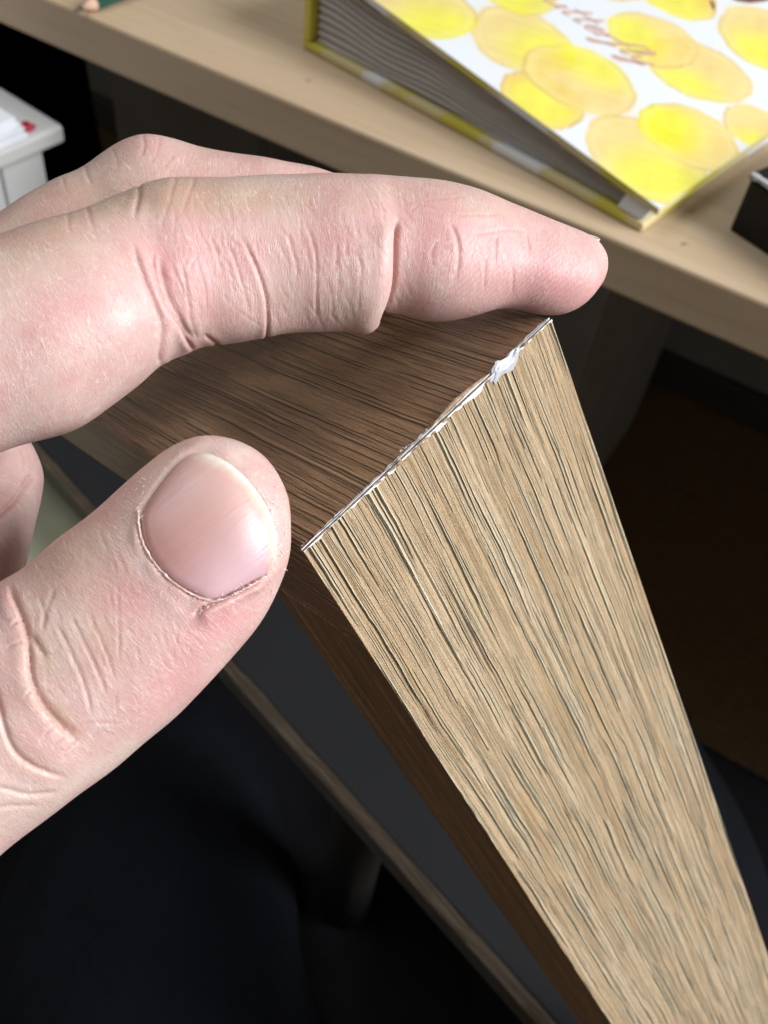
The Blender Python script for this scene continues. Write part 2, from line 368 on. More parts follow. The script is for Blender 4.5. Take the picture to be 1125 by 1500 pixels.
# butterfly print peeping in at the top right
m_bf = plain('brown_print', (.16, .07, .035), .45, .4, .5, 500)
for pts in ([(1066, -4), (1080, 2), (1098, 5), (1116, 3), (1130, 0), (1130, -40), (1085, -50)], [(1040, -2), (1046, 6), (1048, 13), (1045, 15), (1041, 6)]):
    q = [oncover(*p) for p in pts]; mesh('printed_wing', [(x, y, z0+(x-a0)*sl+.0002) for x, y in q], [tuple(range(len(q)))], m_bf, book)

# ------------------------------------------------------------------ small black box on the desk, right
m_gloss = plain('black_card', (.006, .0055, .005), .5, .25)
m_worn = plain('worn_silver_edge', (.55, .56, .58), .4)
b0 = gnd(1068, 337, DESK); b1 = gnd(1125, 375, DESK); bx = b1-b0; bx /= np.linalg.norm(bx); by = np.cross(ez, bx)
if by[1] < 0: by = -by
r_ = RW @ ray(1102, 254); hb = .0
best = min(np.linspace(.005, .12, 300), key=lambda h: np.linalg.norm(np.cross(b0+ez*h-O, r_)))
bb = tag(empty('black_box', b0, (bx, by, ez)), 'small black box with scuffed shiny edges at the right end of the desk', 'box')
box('body', (0, 0, 0), (.16, .09, best-.0025), m_gloss, bb, .0008); box('lid', (-.0008, -.0008, best-.0023), (.1608, .0908, best), m_gloss, bb, .0008)
wv_ = []; nW = 24
for i in range(nW):
    s = i/(nW-1)*.05; w_ = .0006+.0009*abs(math.sin(i*1.7)+.4*math.sin(i*.6))
    wv_ += [(s, -.0011, best-w_), (s, -.0009, best+.0003), (s, w_*.8, best+.0004)]
mesh('scuffed_edge', wv_, [f for f in grid_faces(nW, 3)], m_worn, bb)

# ------------------------------------------------------------------ pencil at the far left of the desk
m_green = plain('green_lacquer', (.012, .065, .050), .3, .5); m_wood = plain('bare_pencil_wood', (.60, .38, .27), .7); m_lead = plain('graphite', (.05, .05, .055), .4)
pt = gnd(109, 16, DESK+.003); pb = gnd(164, -6, DESK+.0038); px_ = pb-pt; px_ /= np.linalg.norm(px_); py_ = np.cross(ez, px_); py_ /= np.linalg.norm(py_); pz_ = np.cross(px_, py_)
pen_ = tag(empty('pencil', pt, (px_, py_, pz_)), 'sharpened dark green pencil lying at the back left of the desk', 'pencil')
def ring_tube(name, st, mat, par, n=6, smooth=False):
    v = []
    for x, r in st:
        for j in range(n): a = 2*math.pi*(j+.5)/n; v.append((x, r*math.cos(a), r*math.sin(a)))
    return mesh(name, v, grid_faces(len(st), n, True)+[tuple(range(n))[::-1], tuple(range((len(st)-1)*n, len(st)*n))], mat, par, smooth)
plen = np.linalg.norm(gnd(141, 6, DESK+.0038)-pt)
ring_tube('lead', [(0, .0003), (.0045, .0010)], m_lead, pen_, 12, True)
ring_tube('wood_cone', [(.0046, .0010), (plen, .0036)], m_wood, pen_, 12, True)
ring_tube('barrel', [(plen, .0038), (.16, .0038)], m_green, pen_, 6)

# ------------------------------------------------------------------ white cabinet with papers, left
m_cab = plain('white_cabinet_paint', (.52, .52, .505), .45, .4, .05, 30)
m_scroll = plain('silver_scroll', (.40, .41, .42), .4)
HC = DESK-.06
c0 = gnd(93, 183, HC); cA = gnd(0, 222, HC); cx = cA-c0; cx /= np.linalg.norm(cx); cy = np.cross(cx, ez)
if cy @ (gnd(0, 113, HC)-c0) < 0: cy = -cy
cab = tag(empty('white_cabinet', (c0[0], c0[1], 0), (cx, cy, ez)), 'white painted cabinet with an overhanging top at the left edge', 'cabinet')
LC = .42
box('cabinet_top', (0, 0, HC-.010), (LC, .40, HC), m_cab, cab, .002)
def lx(px, py, z): q = gnd(px, py, z)-c0; return q @ cx
o0 = lx(53, 205, HC-.010)
box('body', (o0, .016, .02), (LC-.02, .38, HC-.0105), m_cab, cab, .001)
box('stile', (o0, .008, .02), (o0+.026, .0158, HC-.011), m_cab, cab, .0012)
box('top_rail', (o0+.0262, .0095, HC-.040), (LC-.02, .0158, HC-.011), m_cab, cab, .0012)
def curl(cx_, cz_, s, flip):
    v = []; n = 40
    for i in range(n):
        a = i/(n-1)*5.2; r = s*(.25+.75*(1-i/(n-1)))
        x, z = cx_+flip*r*math.cos(a), cz_+r*math.sin(a)
        for w in (-.0009, .0009): v.append((x+w*math.cos(a)*flip, .0150, z+w*math.sin(a)))
        v[-2:] = [v[-2], v[-1]]
    return v, grid_faces(n, 2)
for k, (dx, dz, s, fl) in enumerate(((.058, -.098, .016, 1), (.085, -.100, .018, -1), (.060, -.135, .020, 1), (.095, -.14, .017, -1))):
    v, f = curl(o0+dx, HC+dz, s, fl); mesh('scroll_ornament', v, f, m_scroll, cab)
# papers lying on it
pc = gnd(36, 170, HC+.012); q0 = (pc-c0) @ cx; q1 = (pc-c0) @ cy
pap = tag(empty('paper_stack', (c0[0], c0[1], HC), (cx, cy, ez)), 'stack of bright white paper on the white cabinet', 'paper stack')
for k in range(9):
    j = .0015*math.sin(k*2.7)-.0006*k
    box('sheet', (q0-j, q1+.6*j+.0006*k, .0003+k*.0013), (q0+.21, q1+.26, .0003+k*.0013+.00115), m_white, pap)
m_redp = plain('red_plastic', (.35, .02, .04), .4)
rp = gnd(38, 179, HC+.004); rr = [(rp-c0) @ cx, (rp-c0) @ cy]
g = tag(empty('red_clip', (c0+cx*rr[0]+cy*rr[1]), (cx, cy, ez)), 'tiny dark red clip beside the paper stack', 'clip')
box('clip_body', (-.003, -.003, -.0038), (.003, .004, .003), m_redp, g, .0012); box('clip_tab', (-.0055, -.001, -.0035), (-.0031, .0018, .001), m_redp, g, .0008)

# ------------------------------------------------------------------ shelf board with wooden edge, cream board, leg, added seat
m_grey = plain('grey_board', (.014, .0143, .0155), .6, .12, .06, 20)
m_edgew = laminate('raw_edge_band', (.055, .038, .022), (.03, .021, .012), (.075, .054, .032), 0, 4.0)
ZB = .60
s0 = gnd(60, 655, ZB); s1 = gnd(800, 1482, ZB); sxv = s1-s0; SL = np.linalg.norm(sxv); sxv /= SL; syv = np.cross(ez, sxv)
if (gnd(700, 1200, ZB)-s0) @ syv < 0: syv = -syv
sh = tag(empty('grey_shelf', s0, (sxv, syv, ez)), 'long dark grey board with a wooden front edge below the held corner', 'shelf board')
box('board', (-.25, .0004, -.0105), (SL+.25, .060, 0), m_grey, sh, .0006)
box('edge_band', (-.25, -.0055, -.0107), (SL+.25, .0002, .0006), m_edgew, sh, .0008)
m_cream = plain('cream_board', (.33, .33, .22), .6, .3, .1, 20)
q = [gnd(*p, .56) for p in ((-120, 560), (150, 640), (190, 800), (20, 905), (-150, 870))]; q0_ = q[0].copy()
cb = tag(empty('cream_board', q0_), 'pale greenish cream board seen between thumb and curled finger', 'board')
v = [p-q0_ for p in q]+[p-q0_-ez*.012 for p in q]; n = 5
mesh('panel', v, [tuple(range(n))[::-1], tuple(range(n, 2*n))]+[(i, (i+1) % n, n+(i+1) % n, n+i) for i in range(n)], m_cream, cb)
m_dk = plain('dark_stained_wood', (.010, .008, .006), .6)
q_ = gnd(508, 1165, ZB-.02)-s0
lx_ = q_ @ sxv; ly_ = q_ @ syv
pst = ring_tube('leg', [(0, .011), (.03, .013), (.24, .014)], m_dk, sh, 12, True); pst.rotation_euler = (0, math.pi/2, 0); pst.location = (lx_, ly_+.012, -.0108)
# black seat added to cover the lit floor and keep this region dark
cs = gnd(500, 1560, .42)
ch = tag(empty('added_chair', (cs[0], cs[1], 0)), 'black padded seat added to darken the space beneath the dark trousers', 'added_chair')
sb = box('added_seat', (-.33, -.22, .36), (.33, .28, .43), m_black, ch, .03, 4)
for a_ in range(5): q5 = box('added_chair_foot', (0, -.02, .03), (.28, .02, .06), m_black, ch, .006); q5.rotation_euler = (0, 0, a_*2*math.pi/5)
ring_tube('added_chair_column', [(.05, .03), (.359, .025)], m_black, ch, 16, True).rotation_euler = (0, -math.pi/2, 0)

# ------------------------------------------------------------------ the wooden corner being held
def rod(r):
    t = np.linalg.norm(r)+1e-12; k = r/t; Kx = np.array([[0, -k[2], k[1]], [k[2], 0, -k[0]], [-k[1], k[0], 0]])
    return np.eye(3)+np.sin(t)*Kx+(1-np.cos(t))*Kx@Kx
D1 = np.array([0.3766, 0.6805, 0.6286]); D2 = np.array([-0.6164, -0.3225, 0.7184]); D3 = np.array([0.6916, -0.658, 0.298])
DA = .105; WD = .0400; T1 = .0222; T2 = .0172
Ac = ray(445, 806)*DA
fr = tag(empty('wooden_corner', W(Ac), (RW @ D1, RW @ D2, RW @ D3)), 'wood laminate corner of a frame, torn white along its corner edge', 'frame corner')
lam_a = laminate('walnut_laminate_lit', (.54, .335, .170), (.25, .130, .058), (.78, .595, .395), 0, 2.0)  # same laminate made paler: window light put into this face's colour
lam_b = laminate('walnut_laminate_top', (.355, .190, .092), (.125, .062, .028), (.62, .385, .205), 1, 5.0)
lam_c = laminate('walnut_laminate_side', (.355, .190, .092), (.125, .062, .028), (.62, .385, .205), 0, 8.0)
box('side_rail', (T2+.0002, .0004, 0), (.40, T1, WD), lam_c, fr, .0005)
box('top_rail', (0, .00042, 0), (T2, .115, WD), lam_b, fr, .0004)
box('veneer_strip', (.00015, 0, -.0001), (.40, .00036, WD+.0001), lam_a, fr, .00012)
m_torn = plain('torn_white_paper', (.82, .83, .86), .8, .2, .08, 3000)
def strip(name, p0f, p1f, n=260):
    v = []
    for i in range(n):
        r = -.0001+(WD+.0002)*i/(n-1); a = p0f(i/(n-1)); b = p1f(i/(n-1)); v += [(*a, r), (*b, r)]
    return mesh(name, v, grid_faces(n, 2), m_torn, fr)
def nz1(seed, fr_=1.0):
    ph = rng.uniform(0, 6.3, 7); fq = np.array([9, 17, 31, 53, 90, 140, 210])*fr_; am = np.array([1, .9, .8, .6, .6, .5, .4])
    return lambda s: float((am*np.sin(fq*s+ph)).sum())/2.4
na_, nb_, nc_ = nz1(1), nz1(2), nz1(3)
# ragged paper core of the top foil and of the strip, either side of the dark open seam
def up_w(s):
    w = .00013+.00022*na_(s)
    if .50 < s < .72: w -= .0001
    return max(.00003, w)
strip('torn_edge', lambda s: (-.00006+.00003*nb_(s), .00040), lambda s: (-.00005, .00042+up_w(s)))
strip('torn_edge', lambda s: (.00010, -.00003), lambda s: (.00014+max(0, .00012+.00026*nc_(s)+(.00030*max(0, math.sin(38*s+1.0))*(.3 < s < .76))), -.00004))
strip('torn_edge', lambda s: (-.00006+.00003*nb_(s), .00030+.00005*nc_(s)), lambda s: (.0002, .00039))
# lifted brown flake beside the glue
chv, chf = [], []
for i in range(34):
    s_ = rng.choice([.30, .36, .42, .52, .60, .68, .73, .12, .88])+rng.normal(0, .025); r = WD*min(.985, max(.01, s_)); L_ = rng.uniform(.0002, .0007); w_ = rng.uniform(.00008, .00026); up = rng.uniform(.00003, .00022)
    p0_ = rng.uniform(-.0002, .0004); n_ = 5; b = len(chv)
    for k in range(n_):
        a = 2*math.pi*k/n_; jr = rng.uniform(.6, 1.2)
        if p0_ < 0: chv.append((-.00008-up*(1+math.cos(a))*.5, .00042+w_*(1+math.sin(a))*jr, r+L_*math.cos(a)*jr))
        else: chv.append((p0_+w_*math.sin(a)*jr, -.00006-up*(1+math.cos(a))*.5, r+L_*math.cos(a)*jr))
    chf.append(tuple(range(b, b+n_)))
m_chip = plain('brown_chip', (.30, .20, .12), .6, .3, .6, 2500)
mesh('foil_chips', chv, chf, m_chip, fr)
m_flake = plain('lifted_foil_flake', (.42, .30, .20), .6, .3, .35, 1500)
fv = []; nF = 40
for i in range(nF):
    s = i/(nF-1); r = WD*(.50+.23*s); w = .0005*math.sin(math.pi*s)**.6*(1+.25*na_(s*1.3)); hgt = .00045*math.sin(math.pi*s)+.0001
    fv += [(-hgt*.3, .00035+w*0.0, r), (-hgt-.00005*nb_(s*2), .00035+w*.5, r), (-.0001, .00035+w, r)]
mesh('lifted_flake', fv, grid_faces(nF, 3), m_flake, fr, True)
# blob of dried glue across the seam
def gluemat():
    t = NT('dried_glue'); v = t.obj()
    return t.P(Base_Color=t.mix(t.noise(v, 1500, 4), (.30, .31, .33), (.56, .58, .61)), Roughness=.35, Subsurface_Weight=.3, Subsurface_Radius=(.001, .001, .001), Subsurface_Scale=.5)
bm = bmesh.new(); bmesh.ops.create_icosphere(bm, subdivisions=4, radius=1)
ph = rng.uniform(0, 6.3, (8, 4))
for v in bm.verts:
    c = v.co; q = sum(math.sin(5*(1+.5*k)*(c[0]*math.cos(ph[k, 0])+c[1]*math.sin(ph[k, 0])*1.2+c[2]*math.cos(ph[k, 1]))+ph[k, 2])/(1+.35*k) for k in range(8))
    s_ = 1+.13*q; x, y, z = c*s_
    y = math.copysign(abs(y)**.6, y); v.co = (x*.00080+.00040-.0002*z+.00025*math.sin(4*z), y*.00020-.00006+.0002*max(0, -x), WD*.790+z*.0023)
me = bpy.data.meshes.new('glue_blob'); bm.to_mesh(me); bm.free()
link('glue_blob', me, gluemat(), fr)
fb = []; ff = []
for i in range(22):                       # loose paper fibres
    s = [.40, .395, .41, .80, .77, .83, .02][i % 7]+rng.normal(0, .012); r = WD*min(.99, max(0.01, s)); L_ = rng.uniform(.00015, .00045); a = rng.uniform(-1, 1)
    p = np.array([-.00006, .0004+rng.uniform(0, .0005), r]); d = np.array([-rng.uniform(.1, .5), rng.uniform(-.2, .9), a]); d /= np.linalg.norm(d)
    w = np.array([.00002, .00002, .00002]); b = len(fb); fb += [p-w, p+w, p+d*L_+w*.5+np.array([-.0001, 0, 0]), p+d*L_-w*.5]; ff.append((b, b+1, b+2, b+3))
mesh('paper_fibres', fb, ff, m_torn, fr)

# ------------------------------------------------------------------ the person: hand and trousers
person = tag(empty('person', gnd(230, 1500, .45)), 'person in dark navy trousers pinching the wooden corner with the left hand', 'person')
pinv = person.matrix_world.inverted()
def padopt(o): o.parent = person; o.matrix_parent_inverse = pinv; return o

def spline(st, n):
    st = np.array(st, float); d = np.r_[0, np.cumsum(np.linalg.norm(np.diff((st[:, :2]+st[:, 2:4])/2, axis=0), axis=1)+.25*np.linalg.norm(np.diff(st[:, :2]-st[:, 2:4], axis=0), axis=1))]
    t = np.linspace(0, d[-1], n); out = np.zeros((n, st.shape[1]))
    for c in range(st.shape[1]):                      # Catmull-Rom on non-uniform knots
        y = st[:, c]; m = np.gradient(y, d)
        i = np.clip(np.searchsorted(d, t, side='right')-1, 0, len(d)-2); h = d[i+1]-d[i]; s = (t-d[i])/h
        out[:, c] = (2*s**3-3*s**2+1)*y[i]+(s**3-2*s**2+s)*h*m[i]+(-2*s**3+3*s**2)*y[i+1]+(s**3-s**2)*h*m[i+1]
    return out
def tube(st, n, k, ring=40, sq=2.2, tip=None, cap0=True):
    """stations (upper px, lower px, depth mm): skin whose outline passes through the two contours"""
    q = spline(st, n); C, A = [], []
    for ux, uy, lx_, ly_, dp in q:
        d = dp/1000; u = ray(ux, uy)*d; l = ray(lx_, ly_)*d; C.append((u+l)/2); A.append((u-l)/2)
    C = np.array(C); A = np.array(A); v = []
    Tn = np.gradient(C, axis=0)
    for i in range(n):
        a = A[i]; al = np.linalg.norm(a)+1e-9; t = Tn[i]-(Tn[i]@a)/al**2*a; view = C[i]/np.linalg.norm(C[i])
        N = np.cross(a/al, Tn[i]/np.linalg.norm(Tn[i])); N /= np.linalg.norm(N)
        if N @ view > 0: N = -N
        kk = k if np.isscalar(k) else np.interp(i/(n-1), np.linspace(0, 1, len(k)), k)
        for j in range(ring):
            th = 2*math.pi*j/ring; c, s = math.cos(th), math.sin(th)
            c = math.copysign(abs(c)**(2/sq), c); s = math.copysign(abs(s)**(2/sq), s)
            v.append(C[i]+a*c+N*al*kk*s)
    f = grid_faces(n, ring, True)
    m0 = len(v); v.append(C[0]); f += [(m0, (j+1) % ring, j) for j in range(ring)]
    m1 = len(v); v.append(C[-1] if tip is None else ray(tip[0], tip[1])*tip[2]/1000); b = (n-1)*ring; f += [(m1, b+j, b+(j+1) % ring) for j in range(ring)]
    return np.array(v), f, C, np.linalg.norm(A, axis=1)
INDEX = [(-240, 450, -120, 715, 97), (-120, 400, 0, 660, 99), (0, 355, 120, 622, 101.5), (60, 332, 165, 592, 103), (125, 312, 205, 562, 105), (165, 293, 232, 538, 106.5), (200, 279, 252, 524, 107.5), (225, 271, 274, 516, 108),
         (280, 266, 305, 504, 109), (330, 264, 350, 498, 110), (375, 262, 390, 490, 110.8), (430, 260, 440, 484, 111.5), (487, 259, 498, 482, 112), (525, 260, 527, 480, 112.5), (546, 261, 549, 472, 112.8), (562, 262, 563, 454, 113), (585, 263, 583, 456, 113.4),
         (632, 267, 620, 466, 114), (680, 277, 662, 468, 115), (720, 290, 703, 460, 116), (742, 299, 728, 453, 116.6), (764, 308, 752, 452, 117.2), (800, 322, 787, 458, 118), (838, 337, 826, 459, 119), (866, 351, 855, 444, 120), (882, 368, 876, 421, 120.5)]
THUMB = [(-290, 1075, -75, 1330, 92), (-185, 995, 12, 1244, 93.5), (-92, 925, 103, 1175, 95), (0, 853, 193, 1105, 96.5), (44, 826, 240, 1066, 97), (88, 789, 285, 1022, 97.5), (132, 754, 322, 985, 98), (176, 714, 352, 950, 98.5),
         (211, 684, 378, 917, 99), (242, 661, 397, 888, 99.3), (273, 646, 411, 860, 99.6), (308, 639, 421, 830, 100), (343, 644, 425, 798, 100.3), (374, 661, 424, 766, 100.6), (397, 688, 417, 730, 100.9)]
MIDDLE = [(-240, 440, -90, 660, 118), (-120, 388, 20, 600, 120), (0, 320, 110, 540, 123), (40, 294, 142, 505, 124), (75, 275, 170, 480, 125), (125, 252, 205, 455, 126), (152, 231, 225, 445, 126.5), (175, 216, 240, 438, 127), (208, 205, 252, 432, 127.5), (250, 209, 262, 430, 128), (300, 222, 290, 425, 128.5), (400, 237, 375, 420, 130),
          (450, 247, 425, 425, 131), (520, 270, 490, 436, 132), (600, 305, 575, 448, 133), (660, 345, 640, 445, 134), (685, 372, 672, 425, 134)]
RING = [(-420, 520, -340, 700, 118), (-260, 430, -190, 640, 126), (-150, 470, -150, 650, 132), (-60, 560, -170, 660, 130), (20, 610, -165, 690, 126), (50, 660, -160, 735, 121), (43, 728, -160, 790, 116), (33, 776, -165, 830, 113), (22, 829, -170, 880, 110), (5, 900, -190, 930, 107)]
PINKY = [(-520, 640, -430, 800, 112), (-400, 540, -330, 740, 120), (-300, 560, -300, 740, 126), (-220, 640, -320, 730, 122), (-190, 740, -320, 790, 114), (-200, 830, -320, 870, 108), (-230, 900, -320, 920, 104)]
PALM = [(-760, 540, -640, 1420, 97), (-600, 480, -460, 1380, 99), (-380, 480, -230, 1290, 102), (-250, 520, -120, 1180, 104), (-180, 570, -110, 1050, 106), (-150, 640, -110, 950, 107)]
tubes = [tube(INDEX, 110, (.88, .9, .92, .9, .88, .84), tip=(890, 392, 121)), tube(THUMB, 90, (.86, .84, .76, .70, .72, .80), tip=(411, 707, 101)), tube(MIDDLE, 90, .9, tip=(690, 398, 134)),
         tube(RING, 60, .9), tube(PINKY, 50, .9), tube(PALM, 50, (.42, .40, .36, .34, .34))]
V, Fc = [], []; off = 0
for v, f, _, _ in tubes:
    V.append(v); Fc += [tuple(i+off for i in x) for x in f]; off += len(v)
V = np.concatenate(V)
tmp = bpy.data.meshes.new('tmp'); tmp.from_pydata(V.tolist(), [], Fc); tmp.update()
bm = bmesh.new(); bm.from_mesh(tmp); bmesh.ops.recalc_face_normals(bm, faces=bm.faces); bm.to_mesh(tmp); bm.free()
to = bpy.data.objects.new('tmp', tmp); COL.objects.link(to)
r = to.modifiers.new('r', 'REMESH'); r.mode = 'VOXEL'; r.voxel_size = .00036; r.use_smooth_shade = True
s = to.modifiers.new('s', 'SMOOTH'); s.factor = .5; s.iterations = 11
s = to.modifiers.new('d', 'SUBSURF'); s.levels = 1; s.render_levels = 1
dg = bpy.context.evaluated_depsgraph_get(); hm = bpy.data.meshes.new_from_object(to.evaluated_get(dg))
bpy.data.objects.remove(to); bpy.data.meshes.remove(tmp)
nv = len(hm.vertices); co = np.empty(nv*3); hm.vertices.foreach_get('co', co); co = co.reshape(-1, 3)
nr = np.empty(nv*3); hm.vertices.foreach_get('normal', nr); nr = nr.reshape(-1, 3)
pix = co[:, :2]/co[:, 2:]*F+np.array([PX, PY]); face = -(nr*co).sum(1)/np.linalg.norm(co, axis=1)
# which finger is each vertex on, and its place along / across that finger (mm)
near = ((pix > -70) & (pix < [1000, 1400])).all(1); nidx = np.nonzero(near)[0]; cn_ = co[nidx]
fin = np.zeros(nv, int); fs = np.zeros(nv); ft = np.zeros(nv); bestd = np.full(nv, 9.0)
for k, (v, f, C, A) in enumerate(tubes[:4]):
    arc = np.r_[0, np.cumsum(np.linalg.norm(np.diff(C, axis=0), axis=1))]
    for i0 in range(0, len(nidx), 20000):
        c_ = cn_[i0:i0+20000]; gi = nidx[i0:i0+20000]; dd = (C**2).sum(1)[None]-2*c_ @ C.T+(c_**2).sum(1)[:, None]; j = dd.argmin(1); d = np.sqrt(np.maximum(0, dd[np.arange(len(c_)), j]))/A[j]
        b = d < bestd[gi]; idx = np.nonzero(b)[0]; gk = gi[idx]
        bestd[gk] = d[idx]; fin[gk] = k; jj = j[idx]
        T_ = np.gradient(C, axis=0)[jj]; T_ /= np.linalg.norm(T_, axis=1)[:, None]; rel = c_[idx]-C[jj]
        fs[gk] = arc[jj]+(rel*T_).sum(1); sd = np.cross(T_, C[jj]/np.linalg.norm(C[jj], axis=1)[:, None]); sd /= np.linalg.norm(sd, axis=1)[:, None]
        N_ = np.cross(sd, T_); ft[gk] = np.arctan2((rel*sd).sum(1), -(rel*N_).sum(1))*A[jj]
smooth_bvh = BVHTree.FromPolygons(co.tolist(), [tuple(p.vertices) for p in hm.polygons])

disp = np.zeros(nv); red = np.zeros(nv); vis = (face > -.15) & near
def pdist(pts, P_=None):
    pts = np.array(pts, float); P_ = pix if P_ is None else P_; n_ = len(P_); best = np.full(n_, 1e9); par = np.zeros(n_); sg = np.zeros(n_); L = np.r_[0, np.cumsum(np.linalg.norm(np.diff(pts, axis=0), axis=1))]
    for i in range(len(pts)-1):
        a, b = pts[i], pts[i+1]; ab = b-a; t = np.clip(((P_-a) @ ab)/(ab @ ab), 0, 1); q = P_-a-t[:, None]*ab; d = np.hypot(q[:, 0], q[:, 1])
        w = d < best; best[w] = d[w]; par[w] = (L[i]+t[w]*np.linalg.norm(ab))/L[-1]; sg[w] = np.sign(ab[0]*q[w, 1]-ab[1]*q[w, 0])
    return best, par, sg
def smoothpts(pts, n=16):
    pts = np.array(pts, float); L = np.r_[0, np.cumsum(np.linalg.norm(np.diff(pts, axis=0), axis=1))]; t = np.linspace(0, L[-1], n)
    q = np.stack([np.interp(t, L, pts[:, 0]), np.interp(t, L, pts[:, 1])], 1)
    for _ in range(3): q[1:-1] = (q[:-2]+2*q[1:-1]+q[2:])/4
    return q
def crease(f, pts, w, dep, bulge=.35, side=0.0, e0=.15, e1=.15, rd=.35, asym=1.0):
    """fold in the skin: groove of half-width w px, dep mm, with swollen lips; side lifts one lip, asym softens the other wall"""
    w *= .70; dep *= .55 if dep < .3 else .78; bulge *= .6; q = smoothpts(pts); R_ = w*14 if asym > 1 else w*9; lo, hi = q.min(0)-R_, q.max(0)+R_
    m = np.nonzero(vis & (fin == f) & (pix > lo).all(1) & (pix < hi).all(1))[0]
    if not len(m): return
    d, p, sg = pdist(q, pix[m]); tp = np.ones(len(m))
    if e0: tp *= np.clip(p/e0, 0, 1)
    if e1: tp *= np.clip((1-p)/e1, 0, 1)
    tp = tp*tp*(3-2*tp); ww = np.where(sg < 0, w*asym, w*.75 if asym > 1 else w)
    g = np.exp(-(d/ww)**2); lip = np.exp(-((d-2.6*ww)/(2.4*ww))**2)*bulge*(1+side*sg) if asym == 1 else np.exp(-((d-4*w)/(5*w))**2)*bulge*(1+side*sg)
    disp[m] += ((-g+lip)*tp)*dep/1000; red[m] = np.maximum(red[m], np.exp(-(d/(1.25*ww))**2)*tp*rd)
def bulge(f, c, rx, ry, ang, h):
    ca, sa = math.cos(ang), math.sin(ang); m = np.nonzero(vis & (fin == f))[0]; q = pix[m]-np.array(c); x = (q[:, 0]*ca+q[:, 1]*sa)/rx; y = (-q[:, 0]*sa+q[:, 1]*ca)/ry
    disp[m] += np.exp(-(x*x+y*y))*h/1000
# index finger: folds over the middle joint
crease(0, [(193, 350), (203, 385), (213, 412), (226, 440), (238, 472), (236, 505), (232, 535)], 4.5, .45, .4, -.3, .2, .05, .3)
crease(0, [(219, 362), (230, 402), (240, 440), (258, 476), (276, 500), (284, 515)], 4, .35, .5, .4, .2, .05, .5)
crease(0, [(231, 368), (239, 402), (250, 443), (264, 474), (283, 496)], 6.5, .45, .15, 0, .25, .1, .6)
crease(0, [(262, 375), (270, 402), (276, 443), (277, 474), (290, 497)], 3, .18, .4, 0, .25, .1, .3)
crease(0, [(286, 375), (300, 420), (302, 455)], 2.6, .10, .4)
crease(0, [(330, 348), (346, 384), (358, 432), (366, 460)], 2.8, .14, .5)
crease(0, [(349, 338), (368, 374), (381, 405), (390, 437), (391, 470), (390, 496)], 3.6, .30, .5, .3, .25, .0, .3)
crease(0, [(421, 340), (433, 384), (437, 410)], 2.8, .16, .5)
crease(0, [(447, 325), (461, 359), (464, 392), (463, 430), (464, 470)], 3.0, .18, .5)
crease(0, [(492, 350), (496, 400), (494, 450)], 2.6, .10, .5)
crease(0, [(524, 350), (527, 400), (522, 455)], 2.4, .08, .5)
crease(0, [(308, 345), (318, 372), (326, 400)], 2.6, .12, .5)
crease(0, [(203, 272), (204, 288), (199, 305), (196, 330)], 4.5, .28, .5, 0, 0, .5, .25)
crease(0, [(256, 262), (250, 290), (240, 318), (232, 345)], 3.5, .10, .4, 0, 0, .4, .2)
crease(0, [(284, 262), (273, 295), (262, 325)], 3.5, .10, .4, 0, 0, .4, .2)
crease(0, [(128, 306), (133, 325), (140, 345)], 4, .14, .4, 0, 0, .4, .2)
crease(0, [(100, 312), (100, 330), (106, 350)], 4, .10, .4, 0, 0, .4, .2)
crease(0, [(296, 486), (306, 493), (318, 503), (324, 515)], 4, .30, .4, 0, .2, 0, .3)
bulge(0, (345, 465), 60, 38, 0, .55); bulge(0, (265, 470), 24, 34, .4, .35); bulge(0, (160, 470), 90, 70, -.4, .35); bulge(0, (480, 420), 80, 70, 0, .30)
bulge(0, (235, 420), 16, 50, -.25, -.35)
# last joint
crease(0, [(582, 318), (577, 345), (575, 400), (571, 425), (560, 452), (552, 475)], 4.8, .95, .6, .85, .15, 0, .8, 1.5)
crease(0, [(655, 322), (668, 340), (673, 365), (671, 392), (664, 415)], 4.2, .22, .5, .3, .2, .3, .4)
crease(0, [(640, 352), (632, 370), (634, 392)], 3.2, .10, .4)
crease(0, [(729, 342), (727, 365), (724, 390)], 3.0, .20, .5, .2, .2, .3, .4)
crease(0, [(770, 338), (775, 357), (774, 378)], 3.0, .18, .5, .2, .25, .3, .4)
crease(0, [(712, 378), (710, 400), (709, 425)], 2.6, .14, .5)
crease(0, [(752, 392), (751, 410), (750, 430)], 2.6, .12, .5)
for pts in ([(590, 300), (640, 292), (690, 286)], [(665, 316), (700, 314), (740, 313)], [(690, 344), (740, 336), (775, 338)], [(600, 312), (612, 300), (640, 305)]): crease(0, pts, 2.4, .08, .6)
bulge(0, (535, 430), 26, 60, .1, .45); bulge(0, (640, 420), 50, 55, 0, .25); bulge(0, (810, 400), 60, 45, .2, .25); bulge(0, (735, 335), 60, 25, .3, -.25)
# thumb: folds over its joint
crease(1, [(10, 850), (17, 873), (32, 905), (43, 935), (44, 955), (39, 985), (50, 1015), (66, 1042), (95, 1074), (123, 1094)], 4.2, .60, .5, .9, .1, .2, .9, 1.9)
crease(1, [(44, 925), (56, 948), (70, 968)], 6, .35, .3, 0, .3, .3, .6)
crease(1, [(48, 1000), (70, 1035), (100, 1066), (122, 1080)], 7, .15, .1, 0, .2, .2, .5)
crease(1, [(-10, 1010), (0, 1040), (8, 1080), (20, 1106), (43, 1122), (72, 1134), (105, 1140)], 3.6, .36, .4, .5, .0, .25, .9, 1.9)
crease(1, [(-40, 1150), (0, 1152), (40, 1165), (90, 1158)], 4.5, .25, .4)
crease(1, [(-40, 1190), (10, 1180), (60, 1180)], 4, .18, .4)
crease(1, [(80, 905), (96, 938), (112, 972), (126, 1008), (135, 1048)], 3.4, .20, .55)
